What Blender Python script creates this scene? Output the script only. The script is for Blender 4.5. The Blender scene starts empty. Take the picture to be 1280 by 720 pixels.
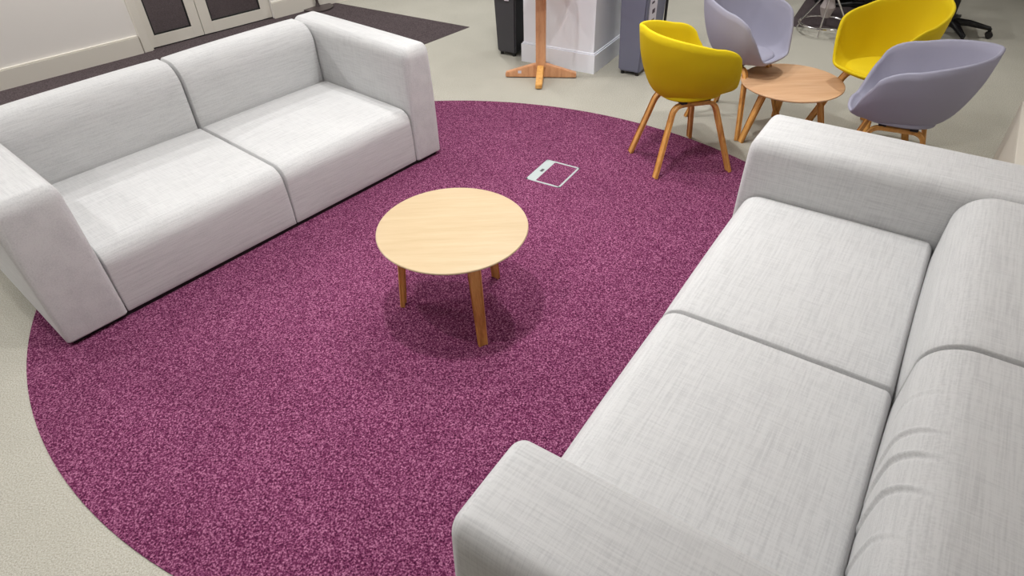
import bpy, bmesh, math, random
from mathutils import Vector, Matrix
random.seed(7)
PI = math.pi
scene = bpy.context.scene
col = scene.collection

# ------------------------------------------------------------------ camera
FPX, PITCH, ROLL, CAMH = 790.2, 0.6914, -0.0361, 1.8215
R_ = Vector((1, 0, 0)); U_ = Vector((0, math.sin(PITCH), math.cos(PITCH))); F_ = Vector((0, math.cos(PITCH), -math.sin(PITCH)))
r_ = R_*math.cos(ROLL) + U_*math.sin(ROLL); u_ = U_*math.cos(ROLL) - R_*math.sin(ROLL)
cd = bpy.data.cameras.new('camera'); cam = bpy.data.objects.new('camera', cd); col.objects.link(cam)
cd.sensor_width = 36; cd.lens = FPX/1280*36; cd.clip_start = 0.05; cd.clip_end = 100
M3 = Matrix((r_, u_, -F_)).transposed()
cam.matrix_world = Matrix.Translation((0, 0, CAMH)) @ M3.to_4x4()
scene.camera = cam

# ------------------------------------------------------------------ light
scene.view_settings.view_transform = 'Standard'; scene.view_settings.look = 'None'
scene.view_settings.gamma = 1; scene.view_settings.use_curve_mapping = False
scene.view_settings.exposure = -1.1
w = bpy.data.worlds.new('world'); scene.world = w; w.use_nodes = True
w.node_tree.nodes['Background'].inputs[0].default_value = (1.0, 0.98, 0.97, 1)
w.node_tree.nodes['Background'].inputs[1].default_value = 0.35
CEIL = 2.75
def lamp(x, y, power, size=0.16, color=(1, .99, .97), z=CEIL-.03, shape='DISK', sy=None, spread=180):
    l = bpy.data.lights.new('downlight_or_fill', 'AREA'); l.shape = shape; l.size = size  # serves the downlights and the added fill lights alike
    if sy: l.size_y = sy
    l.energy = power; l.color = color; l.spread = math.radians(spread)
    o = bpy.data.objects.new('downlight_or_fill', l); o.location = (x, y, z); col.objects.link(o); return o
# downlights around the table, plus lights added to brighten walls, column and sofas
DOWN_AND_FILL = [(-1.0, 1.35, 28, 118), (0.45, 2.95, 34, 118), (-.30, 1.85, 34, 118), (-2.2, 2.7, 9, 128), (-1.6, 4.3, 14, 128),
        (1.1, 2.4, 12, 118), (.0, 3.7, 54, 180), (2.1, 4.4, 28, 128), (-4.6, 3.5, 150, 180), (-2.3, 5.0, 74, 180),
        (-.6, 6.6, 46, 128), (1.9, 6.6, 36, 128), (3.8, 5.0, 18, 128), (-3.0, .5, 34, 120)]
for x, y, p, sp in DOWN_AND_FILL: lamp(x, y, p*.95, .10, spread=sp)
# large soft fill lights added under the ceiling for ambient light
lamp(-.8, 4.0, 7, 2.6, z=CEIL-.02, shape='SQUARE')
lamp(.8, 5.8, 18, 2.6, z=CEIL-.02, shape='SQUARE')
lamp(-3.9, 7.2, 90, .4, z=CEIL-.02)                 # fill light added to brighten the corridor behind the glazed door

# ------------------------------------------------------------------ materials
def s2l(c):
    return tuple(((v/255)/12.92 if v/255 <= .04045 else (((v/255)+.055)/1.055)**2.4) for v in c) + (1,)
def newmat(name):
    m = bpy.data.materials.new(name); m.use_nodes = True
    nt = m.node_tree; return m, nt, nt.nodes['Principled BSDF']
def mat_plain(name, rgb, rough=.6, metal=0, spec=.5, bump=0, bscale=200, coat=0):
    m, nt, b = newmat(name)
    b.inputs['Base Color'].default_value = s2l(rgb); b.inputs['Roughness'].default_value = rough
    b.inputs['Metallic'].default_value = metal; b.inputs['Specular IOR Level'].default_value = spec
    b.inputs['Coat Weight'].default_value = coat
    if bump:
        tc = nt.nodes.new('ShaderNodeTexCoord'); n = nt.nodes.new('ShaderNodeTexNoise'); n.inputs['Scale'].default_value = bscale
        bp = nt.nodes.new('ShaderNodeBump'); bp.inputs['Strength'].default_value = bump; bp.inputs['Distance'].default_value = .002
        nt.links.new(tc.outputs['Object'], n.inputs['Vector']); nt.links.new(n.outputs[0], bp.inputs['Height']); nt.links.new(bp.outputs[0], b.inputs['Normal'])
    return m
def mixnode(nt, fac, a, b_):
    mx = nt.nodes.new('ShaderNodeMix'); mx.data_type = 'RGBA'
    nt.links.new(fac, mx.inputs[0])
    for s, v in ((6, a), (7, b_)):
        if isinstance(v, tuple): mx.inputs[s].default_value = v
        else: nt.links.new(v, mx.inputs[s])
    return mx.outputs[2]
def mapping(nt, scale, rot=(0, 0, 0), src='Object'):
    tc = nt.nodes.new('ShaderNodeTexCoord'); mp = nt.nodes.new('ShaderNodeMapping')
    mp.inputs['Scale'].default_value = scale; mp.inputs['Rotation'].default_value = rot
    nt.links.new(tc.outputs[src], mp.inputs[0]); return mp.outputs[0]
def ramp(nt, fac, stops):
    r = nt.nodes.new('ShaderNodeValToRGB'); e = r.color_ramp.elements
    e[0].position, e[0].color = stops[0]; e[1].position, e[1].color = stops[-1]
    for p, c in stops[1:-1]:
        k = e.new(p); k.color = c
    nt.links.new(fac, r.inputs[0]); return r.outputs[0]
def noise(nt, vec, scale, detail=2, rough=.5):
    n = nt.nodes.new('ShaderNodeTexNoise'); n.inputs['Scale'].default_value = scale
    n.inputs['Detail'].default_value = detail; n.inputs['Roughness'].default_value = rough
    nt.links.new(vec, n.inputs['Vector']); return n.outputs[0]
def math_(nt, op, a, b_):
    m = nt.nodes.new('ShaderNodeMath'); m.operation = op
    for i, v in enumerate((a, b_)):
        if isinstance(v, (int, float)): m.inputs[i].default_value = v
        else: nt.links.new(v, m.inputs[i])
    return m.outputs[0]

def mat_fabric(name, base, dark, s1=(7, 170, 170), s2=(230, 12, 230), streak=True):
    m, nt, b = newmat(name)
    b.inputs['Roughness'].default_value = .95; b.inputs['Specular IOR Level'].default_value = .15
    b.inputs['Sheen Weight'].default_value = .25; b.inputs['Sheen Roughness'].default_value = .5
    if streak:
        n1 = noise(nt, mapping(nt, s1), 1, 3, .65)
        n2 = noise(nt, mapping(nt, s2), 1, 3, .6)
        f = math_(nt, 'ADD', math_(nt, 'MULTIPLY', n1, .58), math_(nt, 'MULTIPLY', n2, .42))
    else:
        f = noise(nt, mapping(nt, (1, 1, 1)), 260, 2)
    c = ramp(nt, f, [(.36, s2l(dark)), (.56, s2l(base))])
    nt.links.new(c, b.inputs['Base Color'])
    fine = noise(nt, mapping(nt, (1, 1, 1)), 500, 2)
    h = math_(nt, 'ADD', f, math_(nt, 'MULTIPLY', fine, .6))
    bp = nt.nodes.new('ShaderNodeBump'); bp.inputs['Strength'].default_value = .2; bp.inputs['Distance'].default_value = .0015
    nt.links.new(h, bp.inputs['Height']); nt.links.new(bp.outputs[0], b.inputs['Normal'])
    return m
def mat_carpet(name, dark, mid, light, scale, bump=.8, pos=(.33, .5, .68), big=.12):
    m, nt, b = newmat(name)
    b.inputs['Roughness'].default_value = 1; b.inputs['Specular IOR Level'].default_value = .05
    v = mapping(nt, (1, 1, 1))
    n = noise(nt, v, scale, 3, .7)
    c = ramp(nt, n, [(pos[0], s2l(dark)), (pos[1], s2l(mid)), (pos[2], s2l(light))])
    g = noise(nt, v, 3.0, 3, .6)
    c2 = mixnode(nt, math_(nt, 'MULTIPLY', ramp(nt, g, [(.35, (0, 0, 0, 1)), (.7, (1, 1, 1, 1))]), big), c, s2l(dark))
    nt.links.new(c2, b.inputs['Base Color'])
    bp = nt.nodes.new('ShaderNodeBump'); bp.inputs['Strength'].default_value = bump; bp.inputs['Distance'].default_value = .006
    nt.links.new(n, bp.inputs['Height']); nt.links.new(bp.outputs[0], b.inputs['Normal'])
    return m
def mat_wood(name, a, bcol, c_, rough=.42, sc=(1.2, 14, 14), coat=.1):
    m, nt, b = newmat(name)
    b.inputs['Roughness'].default_value = rough; b.inputs['Coat Weight'].default_value = coat; b.inputs['Coat Roughness'].default_value = .3
    n = noise(nt, mapping(nt, sc), 2.2, 5, .6)
    n2 = noise(nt, mapping(nt, (sc[0]*3, sc[1]*6, sc[2]*6)), 3, 3, .7)
    f = math_(nt, 'ADD', math_(nt, 'MULTIPLY', n, .7), math_(nt, 'MULTIPLY', n2, .3))
    nt.links.new(ramp(nt, f, [(.34, s2l(a)), (.5, s2l(bcol)), (.66, s2l(c_))]), b.inputs['Base Color'])
    return m

M = {}
M['sofa'] = mat_fabric('sofa_fabric', (199, 199, 199), (182, 182, 183))
M['sofa_arm'] = mat_fabric('sofa_arm_fabric', (199, 199, 199), (182, 182, 183), (170, 7, 170), (12, 230, 12))
M['plinth'] = mat_plain('black_base', (18, 17, 18), .7)
M['purple'] = mat_carpet('plum_carpet', (48, 13, 35), (110, 48, 84), (186, 126, 156), 165)
M['grey_floor'] = mat_carpet('beige_grey_carpet', (148, 145, 134), (174, 171, 160), (196, 193, 183), 190, .3, big=.22)
M['dark_carpet'] = mat_carpet('dark_grey_carpet', (58, 50, 51), (80, 71, 73), (98, 89, 90), 120, .4)
M['wall'] = mat_plain('wall_paint', (234, 230, 225), .7, bump=.05, bscale=60)
M['trim'] = mat_plain('white_gloss_trim', (226, 221, 210), .35)
M['column'] = mat_plain('white_column_paint', (238, 241, 250), .55)
M['ceiling'] = mat_plain('ceiling_tile', (215, 215, 213), .8)
M['oak_top'] = mat_wood('pale_oak_top', (177, 155, 122), (183, 162, 130), (190, 170, 139), .3)
M['oak_top2'] = mat_wood('tan_oak_top', (200, 156, 118), (212, 170, 132), (220, 182, 146), .35)
M['oak_leg'] = mat_wood('oak_leg', (184, 126, 58), (214, 158, 84), (228, 176, 102), .45, (14, 14, 1.5))
M['oak_red'] = mat_wood('beech_post', (190, 130, 88), (212, 156, 114), (222, 170, 128), .45, (14, 14, 1.5))
M['yellow'] = mat_plain('yellow_upholstery', (214, 188, 14), .75, spec=.25, bump=.15, bscale=700)
M['lilac'] = mat_plain('grey_upholstery', (157, 156, 173), .9, spec=.2, bump=.2, bscale=700)
M['black'] = mat_plain('black_plastic', (20, 19, 21), .5)
M['blackfab'] = mat_plain('black_fabric', (24, 23, 26), .95, bump=.2, bscale=500)
M['bin_dark'] = mat_plain('dark_grey_plastic', (62, 61, 66), .5)
M['bin_black'] = mat_plain('black_bin_plastic', (22, 21, 23), .55)
M['bin_blue'] = mat_plain('blue_grey_plastic', (112, 114, 134), .5)
M['label'] = mat_plain('white_label', (214, 210, 222), .5)
M['ink'] = mat_plain('dark_ink', (70, 55, 75), .6)
M['steel'] = mat_plain('brushed_steel', (198, 200, 202), .35, metal=.85)
M['chrome'] = mat_plain('chrome', (225, 222, 220), .12, metal=1)
M['plate'] = mat_plain('floor_box_grey', (168, 177, 177), .5)
M['desk_white'] = mat_plain('desk_white', (216, 210, 206), .5)
M['cab_grey'] = mat_plain('cabinet_grey', (170, 160, 160), .55)
M['radiator'] = mat_plain('radiator_cream', (206, 200, 188), .4)
M['base_dark'] = mat_plain('dark_bronze', (84, 74, 74), .4, metal=.4)
M['seam'] = mat_plain('seam_grey', (120, 117, 115), .9)
mg, nt, b = newmat('door_glass'); b.inputs['Base Color'].default_value = (1, 1, 1, 1); b.inputs['Roughness'].default_value = .02
b.inputs['Transmission Weight'].default_value = 1; b.inputs['IOR'].default_value = 1.05; M['glass'] = mg

# ------------------------------------------------------------------ helpers
def obj(name, bm, mat, parent=None, smooth=False, loc=None, rz=None):
    me = bpy.data.meshes.new(name); bm.normal_update(); bm.to_mesh(me); bm.free()
    mats = mat if isinstance(mat, (list, tuple)) else [mat]
    for m_ in mats: me.materials.append(m_)
    if smooth: me.polygons.foreach_set('use_smooth', [True]*len(me.polygons))
    o = bpy.data.objects.new(name, me); col.objects.link(o)
    if parent: o.parent = parent
    if loc: o.location = loc
    if rz is not None: o.rotation_euler = (0, 0, rz)
    return o
def thing(name, label, cat, loc=(0, 0, 0), rz=0, group=None):
    o = bpy.data.objects.new(name, None); col.objects.link(o); o.location = loc; o.rotation_euler = (0, 0, rz)
    o.empty_display_size = .1
    return tag(o, label, cat, group)
def tag(o, label, cat, group=None):
    o['label'] = label; o['category'] = cat
    if group: o['group'] = group
    return o
def struct(o, label=None, cat=None):
    o['kind'] = 'structure'
    if label: o['label'] = label
    if cat: o['category'] = cat
    return o
def box(bm, x0, x1, y0, y1, z0, z1, bevel=0, seg=2, mi=0):
    vs = [bm.verts.new((x, y, z)) for x in (x0, x1) for y in (y0, y1) for z in (z0, z1)]
    fs = [(0, 1, 3, 2), (4, 6, 7, 5), (0, 4, 5, 1), (2, 3, 7, 6), (0, 2, 6, 4), (1, 5, 7, 3)]
    faces = [bm.faces.new([vs[i] for i in f]) for f in fs]
    for f in faces: f.material_index = mi
    if bevel:
        es = list({e for f in faces for e in f.edges})
        bmesh.ops.bevel(bm, geom=es, offset=bevel, segments=seg, profile=.5, affect='EDGES')
    return faces
def boxb(*a, **k):
    bm = bmesh.new(); box(bm, *a, **k); return bm
def cyl(bm, c, r, z0, z1, n=32, r2=None):
    r2 = r if r2 is None else r2
    a = [bm.verts.new((c[0]+r*math.cos(2*PI*i/n), c[1]+r*math.sin(2*PI*i/n), z0)) for i in range(n)]
    b = [bm.verts.new((c[0]+r2*math.cos(2*PI*i/n), c[1]+r2*math.sin(2*PI*i/n), z1)) for i in range(n)]
    bm.faces.new(a[::-1]); bm.faces.new(b)
    for i in range(n): bm.faces.new((a[i], a[(i+1) % n], b[(i+1) % n], b[i]))
def lathe(bm, prof, n=64, c=(0, 0)):
    rings = [[bm.verts.new((c[0]+r*math.cos(2*PI*i/n), c[1]+r*math.sin(2*PI*i/n), z)) for i in range(n)] for r, z in prof]
    for a, b in zip(rings, rings[1:]):
        for i in range(n): bm.faces.new((a[i], a[(i+1) % n], b[(i+1) % n], b[i]))
    bm.faces.new(rings[0][::-1]); bm.faces.new(rings[-1])
def poly_prism(bm, pts, z0, z1):
    a = [bm.verts.new((x, y, z0)) for x, y in pts]; b = [bm.verts.new((x, y, z1)) for x, y in pts]
    bm.faces.new(a[::-1]); bm.faces.new(b)
    n = len(pts)
    for i in range(n): bm.faces.new((a[i], a[(i+1) % n], b[(i+1) % n], b[i]))
    bmesh.ops.recalc_face_normals(bm, faces=bm.faces[:])
def sweep(bm, path, normal, wn, wt, taper=None):
    """rectangular section swept along path; wn = width along 'normal', wt = thickness across it"""
    N = Vector(normal).normalized(); rings = []
    P = [Vector(p) for p in path]
    for i, p in enumerate(P):
        t = (P[min(i+1, len(P)-1)] - P[max(i-1, 0)]).normalized(); s = t.cross(N).normalized()
        k = taper[i] if taper else 1
        b_ = min(wn, wt)*.22
        ring = []
        for a, c in ((1, 1), (-1, 1), (-1, -1), (1, -1)):
            pts = ((a*(wn/2-b_), c*wt/2), (a*wn/2, c*(wt/2-b_)))
            if a*c < 0: pts = pts[::-1]
            for q in pts: ring.append(bm.verts.new(p + N*q[0]*k + s*q[1]*k))
        rings.append(ring)
    n = 8
    for a, b in zip(rings, rings[1:]):
        for i in range(n): bm.faces.new((a[i], a[(i+1) % n], b[(i+1) % n], b[i]))
    bm.faces.new(rings[0][::-1]); bm.faces.new(rings[-1])
    bmesh.ops.recalc_face_normals(bm, faces=bm.faces[:])
def tube(bm, path, r, n=10, closed=False):
    P = [Vector(p) for p in path]; L = len(P); rings = []; up = Vector((0, 0, 1))
    for i, p in enumerate(P):
        t = ((P[(i+1) % L] - P[i-1]) if closed else (P[min(i+1, L-1)] - P[max(i-1, 0)])).normalized()
        a = t.cross(up if abs(t.z) < .95 else Vector((1, 0, 0))).normalized(); b = t.cross(a)
        rings.append([bm.verts.new(p + (a*math.cos(2*PI*k/n) + b*math.sin(2*PI*k/n))*r) for k in range(n)])
    rr = rings + ([rings[0]] if closed else [])
    for a, b in zip(rr, rr[1:]):
        for i in range(n): bm.faces.new((a[i], a[(i+1) % n], b[(i+1) % n], b[i]))
    if not closed: bm.faces.new(rings[0][::-1]); bm.faces.new(rings[-1])
    bmesh.ops.recalc_face_normals(bm, faces=bm.faces[:])

def rbox(lo, hi, rlo, rhi, n=(24, 16, 12), puff=None, disp=None, k=6, low=1):
    """soft upholstered block: per-side radii, bulged faces, optional displacement function"""
    def samples(a):
        L = [lo[a] + rlo[a]*(1-math.cos(i/k*PI/2)) for i in range(k)]
        m0, m1 = lo[a]+rlo[a], hi[a]-rhi[a]
        L += [m0 + (m1-m0)*i/n[a] for i in range(n[a]+1)]
        L += [hi[a] - rhi[a]*(1-math.cos((k-1-i)/k*PI/2)) for i in range(k)]
        return L
    S = [samples(a) for a in range(3)]
    cache = {}; bm = bmesh.new()
    def place(idx):
        if idx in cache: return cache[idx]
        p = [S[a][idx[a]] for a in range(3)]
        q = [min(max(p[a], lo[a]+rlo[a]), hi[a]-rhi[a]) for a in range(3)]
        d = [0, 0, 0]
        for a in range(3):
            if p[a] < q[a]: d[a] = (p[a]-q[a])/rlo[a]
            elif p[a] > q[a]: d[a] = (p[a]-q[a])/rhi[a]
        # equal-angle remap cube->sphere
        d = [math.tan(x*PI/4) if abs(x) < 1 else x for x in d]
        L = math.sqrt(sum(x*x for x in d)) or 1
        # vertical edges are crisper low down than at the padded top
        zf = (p[2]-lo[2])/(hi[2]-rhi[2]-lo[2]); zf = min(max(zf, 0), 1); kf = low+(1-low)*zf**3
        o = []
        for a in range(3):
            rr = (rlo[a] if d[a] < 0 else rhi[a])*(kf if a < 2 else 1)
            base = q[a] if a == 2 or d[a] == 0 else (lo[a]+rr if d[a] < 0 else hi[a]-rr)
            o.append(base+(d[a]/L)*rr)
        u = [2*(o[a]-lo[a])/(hi[a]-lo[a])-1 for a in range(3)]
        f = [max(0, 1-x*x) for x in u]
        if puff:
            for a in range(3):
                w_ = f[(a+1) % 3]**.6*f[(a+2) % 3]**.6
                o[a] += (puff[a][1]*max(0, u[a]) - puff[a][0]*max(0, -u[a]))*w_
        if disp: o = disp(o, u)
        v = bm.verts.new(o); cache[idx] = v; return v
    ln = [len(s) for s in S]
    for a in range(3):
        b_, c = (a+1) % 3, (a+2) % 3
        for side in (0, ln[a]-1):
            for i in range(ln[b_]-1):
                for j in range(ln[c]-1):
                    ids = []
                    for (ii, jj) in ((i, j), (i+1, j), (i+1, j+1), (i, j+1)):
                        t = [0, 0, 0]; t[a] = side; t[b_] = ii; t[c] = jj; ids.append(tuple(t))
                    if side == 0: ids = ids[::-1]
                    vs = [place(t) for t in ids]
                    try: bm.faces.new(vs)
                    except ValueError: pass
    return bm

# ------------------------------------------------------------------ room shell
AX = math.radians(43.5)                           # direction of the left wall
W0 = Vector((-3.035, 5.60)); WD = Vector((math.cos(AX), math.sin(AX))); WN = Vector((math.sin(AX), -math.cos(AX)))  # WN points into the room
def wpt(s, n): p = W0 + WD*s + WN*n; return (p.x, p.y)
floor = struct(obj('floor', boxb(-9, 11, -4, 14, -.1, 0), M['grey_floor']))
struct(obj('ceiling', boxb(-9, 11, -4, 14, CEIL, CEIL+.1), M['ceiling']))
def wall_seg(name, s0, s1, z0=0, z1=CEIL, n0=-.12, n1=0, mat='wall'):
    o = obj(name, boxb(s0, s1, -n1, -n0, z0, z1), M[mat], loc=(W0.x, W0.y, 0), rz=AX); return struct(o)
# local frame on wall objects: x along wall, -y into room
DW0, DW1 = .02, 1.16                              # door opening along wall
wall_seg('wall_left', -8, DW0-.09)
wall_seg('wall_left_far', DW1, 2.4)
wall_seg('wall_left_above_door', DW0-.09, DW1, 2.1)
def skirting(name, s0, s1, h=.15):
    bm = bmesh.new(); box(bm, s0, s1, -.022, 0, 0, h-.012); box(bm, s0, s1, -.016, 0, h-.012, h, bevel=.004)
    return struct(obj(name, bm, M['trim'], loc=(W0.x, W0.y, 0), rz=AX))
skirting('baseboard_left', -8, DW0-.10); skirting('baseboard_left_far', DW1+.0, 2.4)
# double door, glazed, one wide leaf and one narrow leaf
door = thing('door_1', None, None, (W0.x, W0.y, 0), AX); del door['label']; del door['category']; door['kind'] = 'structure'
bm = bmesh.new()
box(bm, DW0-.09, DW0-.02, -.02, .10, 0, 2.08, bevel=.006); box(bm, DW0-.02, DW1, -.012, .10, 2.04, 2.1)
box(bm, DW0-.02, DW0, .02, .10, 0, 2.06); 
obj('door_frame', bm, M['trim'], door)
def leaf(s0, s1, st, name='door_leaf', lst=None):
    bm = bmesh.new(); y0, y1 = .022, .066; lst = lst or st
    box(bm, s0, s0+lst, y0, y1, .012, 2.03, bevel=.002); box(bm, s1-st, s1, y0, y1, .012, 2.03, bevel=.002)
    box(bm, s0+lst, s1-st, y0, y1, .012, .105); box(bm, s0+lst, s1-st, y0, y1, 1.93, 2.03)
    lf = obj(name, bm, M['trim'], door)
    bm = bmesh.new(); t = .012
    box(bm, s0+lst, s0+lst+t, y0+.008, y0+.02, .105, 1.93); box(bm, s1-st-t, s1-st, y0+.008, y0+.02, .105, 1.93)
    box(bm, s0+lst, s1-st, y0+.008, y0+.02, .105, .105+t); box(bm, s0+lst, s1-st, y0+.008, y0+.02, 1.93-t, 1.93)
    obj('glazing_bead', bm, M['plinth'], lf)
    obj('glass_pane', boxb(s0+lst, s1-st, .042, .047, .105, 1.93), M['glass'], lf)
    return lf
leaf(.003, .478, .085, lst=.06); l2 = leaf(.484, 1.155, .095, lst=.095)
bm = bmesh.new(); tube(bm, [(.53, .022, .95), (.53, -.03, .95), (.64, -.03, .95)], .01); obj('door_handle', bm, M['steel'], l2)
obj('threshold', boxb(0, DW1, .03, .10, 0, .010), M['plinth'], door)
# corridor behind the door
struct(obj('floor_corridor', boxb(-3, 3.4, .12, 4.2, -.02, .004), M['dark_carpet'], loc=(W0.x, W0.y, 0), rz=AX))
struct(obj('wall_corridor', boxb(-3, 3.4, 4.2, 4.3, 0, CEIL), M['wall'], loc=(W0.x, W0.y, 0), rz=AX))
bm = boxb(1.45, 1.55, .13, 4.2, 0, CEIL); struct(obj('wall_corridor_side', bm, M['wall'], loc=(W0.x, W0.y, 0), rz=AX))
# outer walls (beyond the frame)
struct(obj('wall_back', boxb(-9, 11, 12.0, 12.1, 0, CEIL), M['wall']))
struct(obj('wall_rear', boxb(-9, 11, -2.6, -2.5, 0, CEIL), M['wall']))
SR = -2.1819; RO = Vector((1.1248, 2.5023)); RU = Vector((math.cos(SR), math.sin(SR))); RV = Vector((-RU.y, RU.x))
p = RO + RV*1.2
struct(obj('wall_right', boxb(-9, 6, 0, .1, 0, CEIL), M['wall'], loc=(p.x, p.y, 0), rz=SR))
struct(obj('baseboard_right', boxb(-9, 6, -.02, 0, 0, .15), M['trim'], loc=(p.x, p.y, 0), rz=SR))

# ------------------------------------------------------------------ floor coverings
bm = bmesh.new(); cx, cy, ea, eb, et = -.261, 2.486, 2.022, 1.7435, -.5148
pts = []
for i in range(180):
    t = 2*PI*i/180; pts.append((ea*math.cos(t)*math.cos(et)-eb*math.sin(t)*math.sin(et), ea*math.cos(t)*math.sin(et)+eb*math.sin(t)*math.cos(et)))
poly_prism(bm, pts, -.004, .004)
tag(obj('oval_carpet', bm, M['purple'], loc=(cx, cy, 0)), 'speckled plum purple oval carpet set into the grey floor', 'carpet')
d48 = Vector((math.cos(.8434), math.sin(.8434)))
P1 = Vector((-.299, 5.924)); P2 = Vector((-1.76, 6.90)); P3 = Vector(wpt(-6, 0)); P4 = P1 - d48*7.5
bm = bmesh.new(); poly_prism(bm, [tuple(P1), tuple(P2), wpt(DW1, .0), wpt(DW1, -.13), wpt(DW0, -.13), wpt(DW0, 0), tuple(P3), tuple(P4)], -.003, .003)
tag(obj('dark_walkway_carpet', bm, M['dark_carpet']), 'dark grey carpet strip running along the left wall past the door', 'carpet')
bm = bmesh.new(); poly_prism(bm, [(2.48, 5.63), (3.1, 5.46), (4.3, 7.3), (3.7, 7.7)], -.003, .003)
tag(obj('desk_area_carpet', bm, M['dark_carpet']), 'dark carpet patch under the desk at the top right', 'carpet')

# floor box let into the purple carpet
q = [Vector((.091, 3.169)), Vector((.251, 3.374)), Vector((.426, 3.274)), Vector((.272, 3.041))]
fc = sum(q, Vector((0, 0)))/4; fx = ((q[2]-q[1]) + (q[3]-q[0])).normalized(); fa = math.atan2(fx.y, fx.x)
fb = thing('floor_socket_box', 'flush square floor socket cover with grey frame in the purple carpet', 'floor box', (fc.x, fc.y, .004), fa)
hw, hh, t = .108, .128, .011
bm = bmesh.new()
box(bm, -hw, hw, -hh, -hh+t, -.003, .0025); box(bm, -hw, hw, hh-t, hh, -.003, .0025); box(bm, hw-t, hw, -hh, hh, -.003, .0025); box(bm, -hw, -hw+t, -hh, hh, -.003, .0025)
obj('frame', bm, M['plate'], fb)
cf = obj('cable_flap', boxb(-hw+t, -hw+.058, -hh+t, hh-t, -.003, .002), M['plate'], fb)
obj('finger_notch', boxb(-hw+.028, -hw+.045, -.016, .016, .001, .0028), M['bin_dark'], cf)
obj('carpet_inlay', boxb(-hw+.058, hw-t, -hh+t, hh-t, -.003, .001), M['purple'], fb)

# ------------------------------------------------------------------ sofas
def make_sofa(label, origin, ang, W, D, H, hs, b, armN, armF, mid, e, near_first, wrinkles=False):
    """local: x along length from 0..W, y from front (0) to back (D); armN at x=0, armF at x=W"""
    t = thing('sofa', label, 'sofa', (origin[0], origin[1], .004), ang, 'modular lounge sofas')
    g = .0015; z0 = .018
    for i, (x0, x1) in enumerate(((0, armN-g), (W-armF+g, W))):
        bm = rbox((x0, 0, z0), (x1, D, H), (.045, .04, .012), (.045, .04, .065), n=(6, 20, 12), k=7, puff=((.003, .003), (.004, 0), (0, .004)), low=.45)
        # generous roundness on the top of the arm
        obj('arm', bm, M['sofa_arm'], t, True)
    for (x0, x1) in ((armN+g, mid-g), (mid+g, W-armF-g)):
        bm = rbox((x0, e, z0), (x1, D-b-.004, hs-.012), (.011, .075, .008), (.011, .03, .075), n=(28, 20, 8), puff=((.003, .003), (.006, 0), (0, .014)), k=7, low=.4)
        c = obj('seat_cushion', bm, M['sofa'], t, True)
    for k_, (x0, x1) in enumerate(((armN+g, mid-g), (mid+g, W-armF-g))):
        disp = None; nn = (28, 6, 16)
        if wrinkles and k_ == 1:
            nn = (240, 60, 50)
            xa = x0; 
            def disp(o, u):
                # creases pulled across the rounded front of the back cushion
                s = (D-b+.0 - o[1]); zt = o[2]
                prof = (o[1]-(D-b)) if zt > H-.12 else -(H-.12-zt)*1.0      # arc length up the front face
                a = 0
                for (cxx, cp, wd, amp, bow) in WR:
                    dx = o[0]-x0-cxx-bow*(prof-cp)**2; 
                    fall = math.exp(-((prof-cp)/wd)**4)
                    a += amp*fall*(math.exp(-(dx/.006)**2) - .8*math.exp(-((dx-.011)/.008)**2))
                return [o[0], o[1]-a*.7, o[2]+a*.7]
        bm = rbox((x0, D-b, z0), (x1, D, H-.004), (.011, .11, .010), (.011, .05, .11), n=nn, puff=((.002, .002), (.012, .004), (0, .008)), k=8, disp=disp)
        obj('backrest', bm, M['sofa'], t, True)
    bm = bmesh.new(); box(bm, .02, W-.02, .022, D-.02, 0, .05); obj('plinth', bm, M['plinth'], t)
    return t
WR = [(.30, -.02, .08, .006, 2.2), (.375, -.03, .09, .008, 2.2), (.47, -.05, .10, .008, 2.2), (.59, -.07, .08, .006, 2.2), (.17, .0, .05, .002, 2)]
make_sofa('pale grey fabric two-seat sofa standing in front of the left wall', (-1.8382, 1.9042), .8434, 2.161, 1.04, .67, .345, .235, .252, .19, 1.130, .012, True)
make_sofa('pale grey fabric two-seat sofa at the right with creased back cushion', (1.1248, 2.5023), SR, 2.235, 1.006, .67, .454, .274, .312, .282, 1.146, .03, False, True)

# ------------------------------------------------------------------ coffee tables
def coffee_table(label, x, y, h, r, rt, rl, a0, topmat, group, legw=.046):
    t = thing('coffee_table', label, 'table', (x, y, .004 if r > .295 else 0), 0, group)
    bm = bmesh.new(); th = .016
    lathe(bm, [(r-.016, h-th), (r-.006, h-th+.005), (r, h-.005), (r-.001, h-.0015), (r-.003, h)], 96)
    obj('table_top', bm, topmat, t)
    bm = bmesh.new()
    for k in range(3):
        a = a0 + k*2*PI/3
        m = Matrix.Rotation(a, 4, 'Z'); s = bmesh.new(); box(s, -.02, rt+.03, -.024, .024, h-th-.022, h-th)
        s.transform(m); me = bpy.data.meshes.new('tmp'); s.to_mesh(me); bm.from_mesh(me); bpy.data.meshes.remove(me); s.free()
    obj('underframe', bm, M['oak_leg'], t)
    for k in range(3):
        a = a0 + k*2*PI/3; c = Vector((math.cos(a), math.sin(a), 0)); n = Vector((-math.sin(a), math.cos(a), 0))
        bm = bmesh.new(); sweep(bm, [c*rt+Vector((0, 0, h-th)), c*(rt*.5+rl*.5)+Vector((0, 0, (h-th)/2)), c*rl], n, legw, .024, [1.12, 1, .86])
        obj('leg', bm, M['oak_leg'], t)
coffee_table('round pale oak three-legged coffee table in the middle of the purple carpet', -.226, 2.075, .424, .300, .215, .255, -1.17, M['oak_top'], 'round coffee tables')
coffee_table('round tan oak coffee table between the yellow and grey tub chairs', 1.69, 3.60, .34, .29, .17, .27, math.radians(196), M['oak_top2'], 'round coffee tables')

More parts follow.
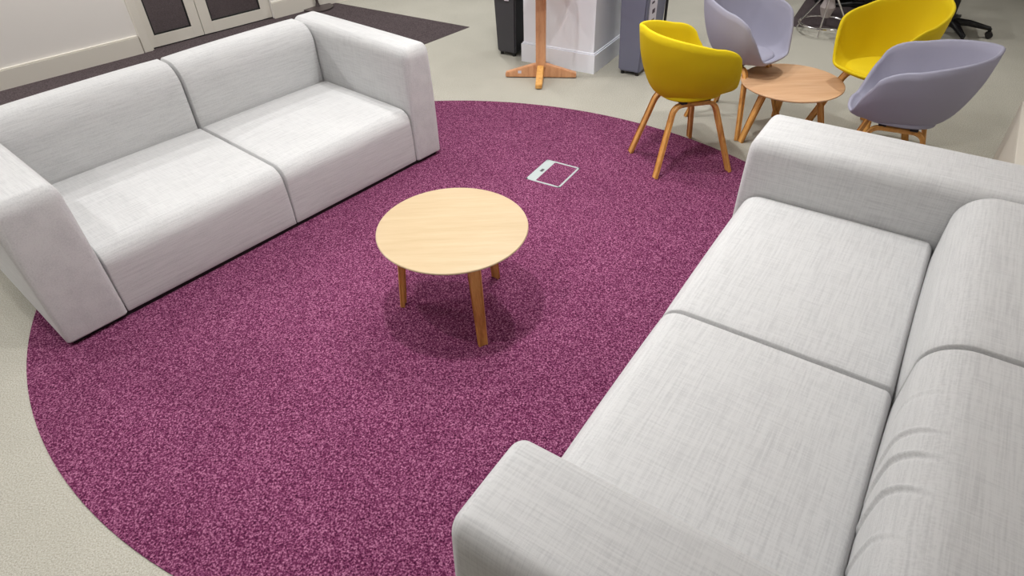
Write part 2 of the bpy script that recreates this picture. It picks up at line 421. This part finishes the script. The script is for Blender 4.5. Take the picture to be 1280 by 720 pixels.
# ------------------------------------------------------------------ tub chairs
def rim(th):
    """th: 0 front, pi back. returns plan position and height of the rim"""
    c, s = math.cos(th), math.sin(th)
    n = 2.9 if c > 0 else 2.1
    d = abs(th) if th <= PI else 2*PI-th
    def sm(a, b, v): v = min(max((v-a)/(b-a), 0), 1); return v*v*(3-2*v)
    x = .234*math.copysign(abs(c)**(2/n), c); y = .218*math.copysign(abs(s)**(2/n), s)
    y *= 1 + .10*math.exp(-((d-1.05)/.35)**2)          # arms flare out towards the front
    if c > 0: y *= (1-.10*c*c*c)
    z = .448 + .165*sm(.45, 1.05, d) + .175*min(max((d-1)/(PI-1), 0), 1)**.48
    return x-.045*sm(1.8, PI, d), y, z
def make_shell(off=0.0):
    bm = bmesh.new(); NT, NV = 72, 18; sz = .420-off; rings = []
    centre = bm.verts.new((0, 0, sz))
    for j in range(1, NV+1):
        t = j/NV*PI/2; rr = math.sin(t)**.46; zz = (1-max(0, math.cos(t)))**1.3
        ring = []
        for i in range(NT):
            th = 2*PI*i/NT; x, y, z = rim(th)
            # lower body is narrower than the rim (arms flare)
            fl = 1 - .13*(1-zz)
            X, Y = x*rr*fl, y*rr*fl
            Z = sz + (z-off*0-sz)*zz
            L = math.hypot(x, y) or 1
            k = off*min(1, rr*zz*1.6)
            X += x/L*k; Y += y/L*k
            ring.append(bm.verts.new((X, Y, Z)))
        rings.append(ring)
    return bm, centre, rings, NT
def tub_chair(label, x, y, ang, mat, group, z=0):
    t = thing('tub_chair', label, 'chair', (x, y, z), ang, group)
    bm, c0, R0, NT = make_shell(0)
    th_ = .018
    # outer skin
    bm2, c1, R1, _ = make_shell(th_)
    me = bpy.data.meshes.new('tmp'); n0 = len(bm.verts); 
    bm.verts.ensure_lookup_table(); bm2.verts.ensure_lookup_table()
    outer = [bm.verts.new(v.co) for v in bm2.verts]; NV = len(R0)
    O = lambda j, i: outer[1+j*NT+(i % NT)]
    for i in range(NT):
        bm.faces.new((c0, R0[0][i], R0[0][(i+1) % NT])); bm.faces.new((outer[0], O(0, i+1), O(0, i)))
    for j in range(NV-1):
        for i in range(NT):
            bm.faces.new((R0[j][i], R0[j+1][i], R0[j+1][(i+1) % NT], R0[j][(i+1) % NT]))
            bm.faces.new((O(j, i), O(j, i+1), O(j+1, i+1), O(j+1, i)))
    # rolled rim
    mid = []
    for i in range(NT):
        a, b_ = R0[-1][i].co, O(NV-1, i).co; mid.append(bm.verts.new((a+b_)/2 + Vector((0, 0, .007))))
    for i in range(NT):
        k = (i+1) % NT
        bm.faces.new((R0[-1][i], mid[i], mid[k], R0[-1][k])); bm.faces.new((mid[i], O(NV-1, i), O(NV-1, i+1), mid[k]))
    bm2.free(); bpy.data.meshes.remove(me)
    sh = obj('seat_shell', bm, mat, t, True)
    # upholstered seat pad
    bm = bmesh.new(); prof = []
    NTT, n = 48, 2.6; rings = []
    for (k, z_) in ((1.0, .432), (1.0, .438), (.985, .449), (.93, .457), (.8, .461), (.4, .463), (.05, .463)):
        ring = []
        for i in range(NTT):
            a = 2*PI*i/NTT; c, s = math.cos(a), math.sin(a)
            ring.append(bm.verts.new((.014+.172*k*math.copysign(abs(c)**(2/n), c), .152*k*math.copysign(abs(s)**(2/n), s), z_-.016)))
        rings.append(ring)
    for a, b_ in zip(rings, rings[1:]):
        for i in range(NTT): bm.faces.new((a[i], a[(i+1) % NTT], b_[(i+1) % NTT], b_[i]))
    bm.faces.new(rings[0][::-1]); bm.faces.new(rings[-1])
    obj('seat_pad', bm, mat, t, True)
    # bent-ply leg loops, one on each side
    for s in (-1, 1):
        A = Vector((-.213, s*.165, 0)); B = Vector((.213, s*.228, 0)); zt = .385
        At = Vector((-.115, s*.10, zt)); Bt = Vector((.115, s*.115, zt))
        path = []
        def along(p, q, n_): return [p.lerp(q, i/n_) for i in range(n_)]
        r = .05
        dA = (At-A).normalized(); dB = (Bt-B).normalized(); dH = (Bt-At).normalized()
        path += along(A, At-dA*r, 3)
        for i in range(7):
            u = i/6; p0, p1, p2 = At-dA*r, At, At+dH*r; path.append(p0*(1-u)**2+p1*2*u*(1-u)+p2*u*u)
        path.append((At+Bt)/2)
        for i in range(7):
            u = i/6; p0, p1, p2 = Bt-dH*r, Bt, Bt-dB*r; path.append(p0*(1-u)**2+p1*2*u*(1-u)+p2*u*u)
        path += along(Bt-dB*r, B, 3)[1:] + [B]
        nrm = (Vector((0, 1, 0)) + Vector((0, 0, s*.2))).normalized()
        bm = bmesh.new(); sweep(bm, path, nrm, .040, .022)
        obj('leg_frame', bm, M['oak_leg'], t)
    bm = bmesh.new()
    for xx in (-.07, .07): box(bm, xx-.018, xx+.018, -.125, .125, .394, .425, bevel=.004)
    obj('bracket', bm, M['black'], t)
    return t
tub_chair('yellow tub chair standing on the edge of the purple carpet, seen from behind', .99, 3.335, math.radians(15), M['yellow'], 'yellow tub chairs', .004)
tub_chair('grey tub chair behind the small tan table, facing the camera', 1.455, 3.86, math.radians(-50), M['lilac'], 'grey tub chairs')
tub_chair('yellow tub chair beside the desk area, its open seat facing the tan table', 2.15, 3.54, math.radians(-160), M['yellow'], 'yellow tub chairs')
tub_chair('grey tub chair behind the arm of the right sofa, turned to the left', 1.975, 2.94, math.radians(150), M['lilac'], 'grey tub chairs')

# ------------------------------------------------------------------ column, bins, pedestal table
CA = math.atan2(-.319, .508)                       # direction of the column's left-to-right face
CU = Vector((math.cos(CA), math.sin(CA))); CV = Vector((-CU.y, CU.x))
near = Vector((.675, 4.697))                       # skirting corner nearest the camera
co = near + CU*(-.615)
column = struct(thing('column', None, None, (co.x, co.y, 0), CA)); del column['label']; del column['category']
obj('shaft', boxb(.0, .60, .015, .615, 0, CEIL), M['column'], column)
bm = bmesh.new(); box(bm, -.015, .615, 0, .63, 0, .138); box(bm, -.008, .608, .007, .623, .138, .15, bevel=.004)
obj('skirting', bm, M['column'], column)

def bin_(label, p, w, d, h, mat, side, group, lids):
    t = thing('recycling_bin', label, 'bin', (p[0], p[1], 0), CA, group)
    # body tapers inward towards the floor
    bm = bmesh.new(); k = .022
    lowv = [(-w/2+k, k), (w/2-k, k), (w/2-k, d-k), (-w/2+k, d-k)]; hiv = [(-w/2, 0), (w/2, 0), (w/2, d), (-w/2, d)]
    a = [bm.verts.new((x, y, .025)) for x, y in lowv]; b = [bm.verts.new((x, y, h)) for x, y in hiv]
    bm.faces.new(a[::-1]); bm.faces.new(b)
    for i in range(4):
        f = bm.faces.new((a[i], a[(i+1) % 4], b[(i+1) % 4], b[i])); f.material_index = 1 if i == 1 and side else 0
    bmesh.ops.bevel(bm, geom=[e for e in bm.edges], offset=.012, segments=2, affect='EDGES')
    bmesh.ops.recalc_face_normals(bm, faces=bm.faces[:])
    obj('bin_body', bm, [mat, side or mat], t)
    bm = bmesh.new(); box(bm, -w/2-.008, w/2+.008, -.008, d+.008, h-.03, h+.03, bevel=.01); obj('bin_lid', bm, M['bin_black'], t)
    for (xx, yy) in ((-w/2+.05, .05), (w/2-.05, .05), (-w/2+.05, d-.05), (w/2-.05, d-.05)):
        bm = bmesh.new(); cyl(bm, (xx, yy), .014, 0, .03, 12); obj('foot', bm, M['black'], t)
    bm = bmesh.new(); box(bm, -w/2+.05, w/2-.05, -.004, .006, h*.86, h*.90, bevel=.002); obj('recessed_grip', bm, mat, t)
    return t
bl = bin_('dark grey tapered bin standing to the left of the white column', (.012, 5.14), .215, .30, .78, M['bin_dark'], M['bin_black'], 'slim recycling bins', 0)
bm = bmesh.new()
box(bm, -.07, -.012, -.006, .004, .44, .56, bevel=.004); box(bm, .01, .05, -.006, .004, .43, .56, bevel=.004); bl_l = obj('label_sticker', bm, M['label'], bl)
br = bin_('blue-grey slim bin standing to the right of the white column', (.917, 4.635), .215, .42, .80, M['bin_blue'], None, 'slim recycling bins', 0)
bm = bmesh.new(); box(bm, .098, .104, .06, .20, .33, .70); ls = obj('label_sticker', bm, M['label'], br)
bm = bmesh.new()
for (yy, zz, a, b_) in ((.09, .60, .03, .05), (.14, .63, .03, .04), (.09, .50, .05, .015), (.11, .43, .05, .03), (.10, .38, .06, .012)):
    obj('label_print', boxb(.1035, .1055, yy, yy+a, zz, zz+b_, bevel=.0008), M['ink'], ls)
bm = bmesh.new(); box(bm, .096, .112, .40, .425, .03, .79, bevel=.004); obj('corner_strip', bm, M['bin_black'], br)

pc = Vector((.275, 4.685)); pa = math.atan2(4.631-4.697, .535-.009)
pt = thing('pedestal_table', 'wooden pedestal table on a cross-shaped base in front of the white column', 'table', (pc.x, pc.y, 0), pa)
def foot_bar(hl, hw):
    bm = bmesh.new(); prof = [(-hl, .006), (hl, .006), (hl, .036), (.05, .10), (-.05, .10), (-hl, .036)]
    a = [bm.verts.new((x, -hw, z)) for x, z in prof]; b = [bm.verts.new((x, hw, z)) for x, z in prof]
    bm.faces.new(a); bm.faces.new(b[::-1])
    for i in range(6): bm.faces.new((a[i], b[i], b[(i+1) % 6], a[(i+1) % 6]))
    bmesh.ops.recalc_face_normals(bm, faces=bm.faces[:])
    bmesh.ops.bevel(bm, geom=bm.edges[:], offset=.004, segments=2, affect='EDGES')
    return bm
obj('foot_bar', foot_bar(.265, .024), M['oak_red'], pt)
o = obj('foot_bar', foot_bar(.245, .024), M['oak_leg'], pt); o.rotation_euler = (0, 0, PI/2)
bm = boxb(-.036, .036, -.036, .036, .08, .70, bevel=.005); obj('post', bm, M['oak_red'], pt)
bm = bmesh.new(); lathe(bm, [(.20, .70), (.21, .706), (.21, .72), (.205, .725)]); obj('table_top', bm, M['oak_red'], pt)
bm = boxb(-.17, -.145, -.0255, -.0238, .035, .055, bevel=.0); s_ = obj('round_sticker', bm, M['label'], pt)

# slim floor stand by the door
fs = thing('floor_stand', 'slim dark pole on a round flat base beside the door', 'stand', (-1.83, 6.68, .003))
bm = bmesh.new(); lathe(bm, [(.145, 0), (.15, .006), (.148, .014), (.03, .02)], 48); obj('base', bm, M['base_dark'], fs)
bm = bmesh.new(); cyl(bm, (0, 0), .013, .015, 1.5, 16); obj('pole', bm, M['base_dark'], fs)
bm = bmesh.new(); cyl(bm, (0, 0), .025, .015, .05, 20, .016); obj('collar', bm, M['base_dark'], fs)
bm = bmesh.new(); lathe(bm, [(.16, 1.42), (.10, 1.62), (.098, 1.62)], 40); obj('shade', bm, M['base_dark'], fs)

# ------------------------------------------------------------------ desk corner at the top right
dk = thing('desk', 'white office desk with pale legs behind the yellow tub chair', 'desk', (3.95, 6.72, .003), math.radians(-12))
obj('desk_top', boxb(-.9, .9, -.4, .4, .71, .735, bevel=.004), M['desk_white'], dk)
for sx in (-.85, .0, .85):
    bm = bmesh.new(); box(bm, sx-.025, sx+.025, -.37, -.32, .0, .71, bevel=.004); obj('leg', bm, M['desk_white'], dk)
for sx in (-.85, .85):
    bm = bmesh.new(); box(bm, sx-.025, sx+.025, .32, .37, .0, .71, bevel=.004); obj('leg', bm, M['desk_white'], dk)
pdn = thing('drawer_pedestal', 'grey drawer pedestal under the left end of the desk', 'cabinet', (3.22, 6.42, .003), math.radians(-12))
obj('carcass', boxb(-.24, .24, -.22, .28, .06, .60, bevel=.004), M['cab_grey'], pdn)
for k in range(3):
    dr = obj('drawer', boxb(-.232, .232, -.238, -.22, .068+k*.175, .236+k*.175, bevel=.003), M['cab_grey'], pdn)
    obj('handle', boxb(-.06, .06, -.25, -.238, .15+k*.175, .16+k*.175, bevel=.002), M['steel'], dr)
for sx in (-.2, .2):
    for sy in (-.18, .24):
        bm = bmesh.new(); cyl(bm, (sx, sy), .02, 0, .06, 14); obj('castor', bm, M['black'], pdn)

# stool with trumpet-like grey stem on a chrome ring
sl = thing('wire_base_stool', 'stool with grey stem and chrome ring base beside the desk', 'stool', (2.70, 5.46, 0.003), 0)
ring = [(.19*math.cos(2*PI*i/48), .19*math.sin(2*PI*i/48), .07) for i in range(48)]
bm = bmesh.new(); tube(bm, ring, .009, 10, True); obj('foot_ring', bm, M['chrome'], sl)
for k in range(4):
    a = PI/4+k*PI/2+.25; c, s = math.cos(a), math.sin(a)
    bm = bmesh.new(); tube(bm, [(.20*c, .20*s, .008), (.18*c, .18*s, .08), (.05*c, .05*s, .28)], .007); obj('leg', bm, M['chrome'], sl)
bm = bmesh.new(); lathe(bm, [(.035, .12), (.06, .2), (.035, .27), (.05, .42), (.06, .5)], 28); obj('stem', bm, M['cab_grey'], sl)
bm = bmesh.new(); lathe(bm, [(.06, .5), (.17, .52), (.175, .55), (.16, .57)], 40); obj('seat', bm, M['blackfab'], sl)

def office_chair(label, x, y, rz):
    t = thing('office_chair', label, 'chair', (x, y, 0.003), rz, 'black swivel office chairs')
    for k in range(5):
        a = 2*PI*k/5; c = Vector((math.cos(a), math.sin(a), 0)); n = Vector((-c.y, c.x, 0))
        bm = bmesh.new(); sweep(bm, [c*.03+Vector((0, 0, .105)), c*.14+Vector((0, 0, .10)), c*.30+Vector((0, 0, .072))], n, .055, .04, [1.1, 1, .65])
        o = obj('base_arm', bm, M['black'], t)
        bm = bmesh.new()
        for s in (-1, 1):
            b2 = bmesh.new(); cyl(b2, (0, 0), .026, -.009, .009, 18)
            b2.transform(Matrix.Translation(c*.305+n*s*.016+Vector((0, 0, .026))) @ Matrix.Rotation(a, 4, 'Z') @ Matrix.Rotation(PI/2, 4, 'X'))
            me = bpy.data.meshes.new('tmp'); b2.to_mesh(me); bm.from_mesh(me); bpy.data.meshes.remove(me); b2.free()
        tube(bm, [tuple(c*.30+Vector((0, 0, .03))), tuple(c*.30+Vector((0, 0, .075)))], .012)
        obj('castor', bm, M['black'], o)
    bm = bmesh.new(); cyl(bm, (0, 0), .045, .07, .14, 24, .035); cyl(bm, (0, 0), .025, .13, .42, 20); obj('gas_column', bm, M['black'], t)
    obj('seat', rbox((-.25, -.24, .42), (.25, .24, .50), (.06, .06, .03), (.06, .06, .035), n=(8, 8, 2), k=4), M['blackfab'], t, True)
    obj('backrest', rbox((-.30, -.22, .60), (-.24, .22, 1.05), (.025, .06, .06), (.025, .06, .06), n=(2, 8, 8), k=4), M['blackfab'], t, True)
    bm = bmesh.new(); sweep(bm, [(-.05, 0, .41), (-.26, 0, .42), (-.31, 0, .55), (-.31, 0, .75)], (0, 1, 0), .05, .018); obj('back_support', bm, M['black'], t)
    for s in (-1, 1):
        bm = bmesh.new(); sweep(bm, [(0, s*.20, .42), (0, s*.29, .45), (0, s*.29, .66)], (1, 0, 0), .04, .018); box(bm, -.12, .12, s*.29-.04, s*.29+.04, .66, .69, bevel=.01); obj('armrest', bm, M['black'], t)
    return t
office_chair('black swivel office chair on castors, foremost at the desk', 3.66, 5.30, math.radians(-27))
office_chair('black swivel office chair beside the grey drawer pedestal, behind the yellow tub chair', 3.22, 5.80, math.radians(-60))

# ------------------------------------------------------------------ radiator at the right edge
rd_o = RO + RV*.885 - RU*.85
rd = thing('radiator', 'cream panel radiator with valve at the right edge behind the sofa', 'radiator', (rd_o.x, rd_o.y, 0), SR)
obj('front_panel', boxb(.02, .72, .0, .02, .12, .58, bevel=.006), M['radiator'], rd)
obj('rear_panel', boxb(.02, .72, .07, .09, .12, .58, bevel=.006), M['radiator'], rd)
obj('top_grille', boxb(.02, .72, .0, .09, .575, .59, bevel=.003), M['radiator'], rd)
obj('end_panel', boxb(.012, .022, .0, .09, .12, .59, bevel=.003), M['radiator'], rd)
bm = bmesh.new()
for i in range(16): box(bm, .05+i*.042, .058+i*.042, .02, .07, .13, .575)
obj('convector_fins', bm, M['radiator'], rd)
bm = bmesh.new(); tube(bm, [(-.03, .045, 0), (-.03, .045, .42)], .011); tube(bm, [(-.03, .045, .40), (.02, .045, .40)], .012); obj('pipe', bm, M['radiator'], rd)
bm = bmesh.new(); lathe(bm, [(.018, .42), (.024, .43), (.024, .50), (.018, .51)], 20, (-.03, .045)); obj('valve_head', bm, M['radiator'], rd)
for xx in (.1, .6): obj('wall_bracket', boxb(xx, xx+.04, .09, .34, .2, .24), M['radiator'], rd)
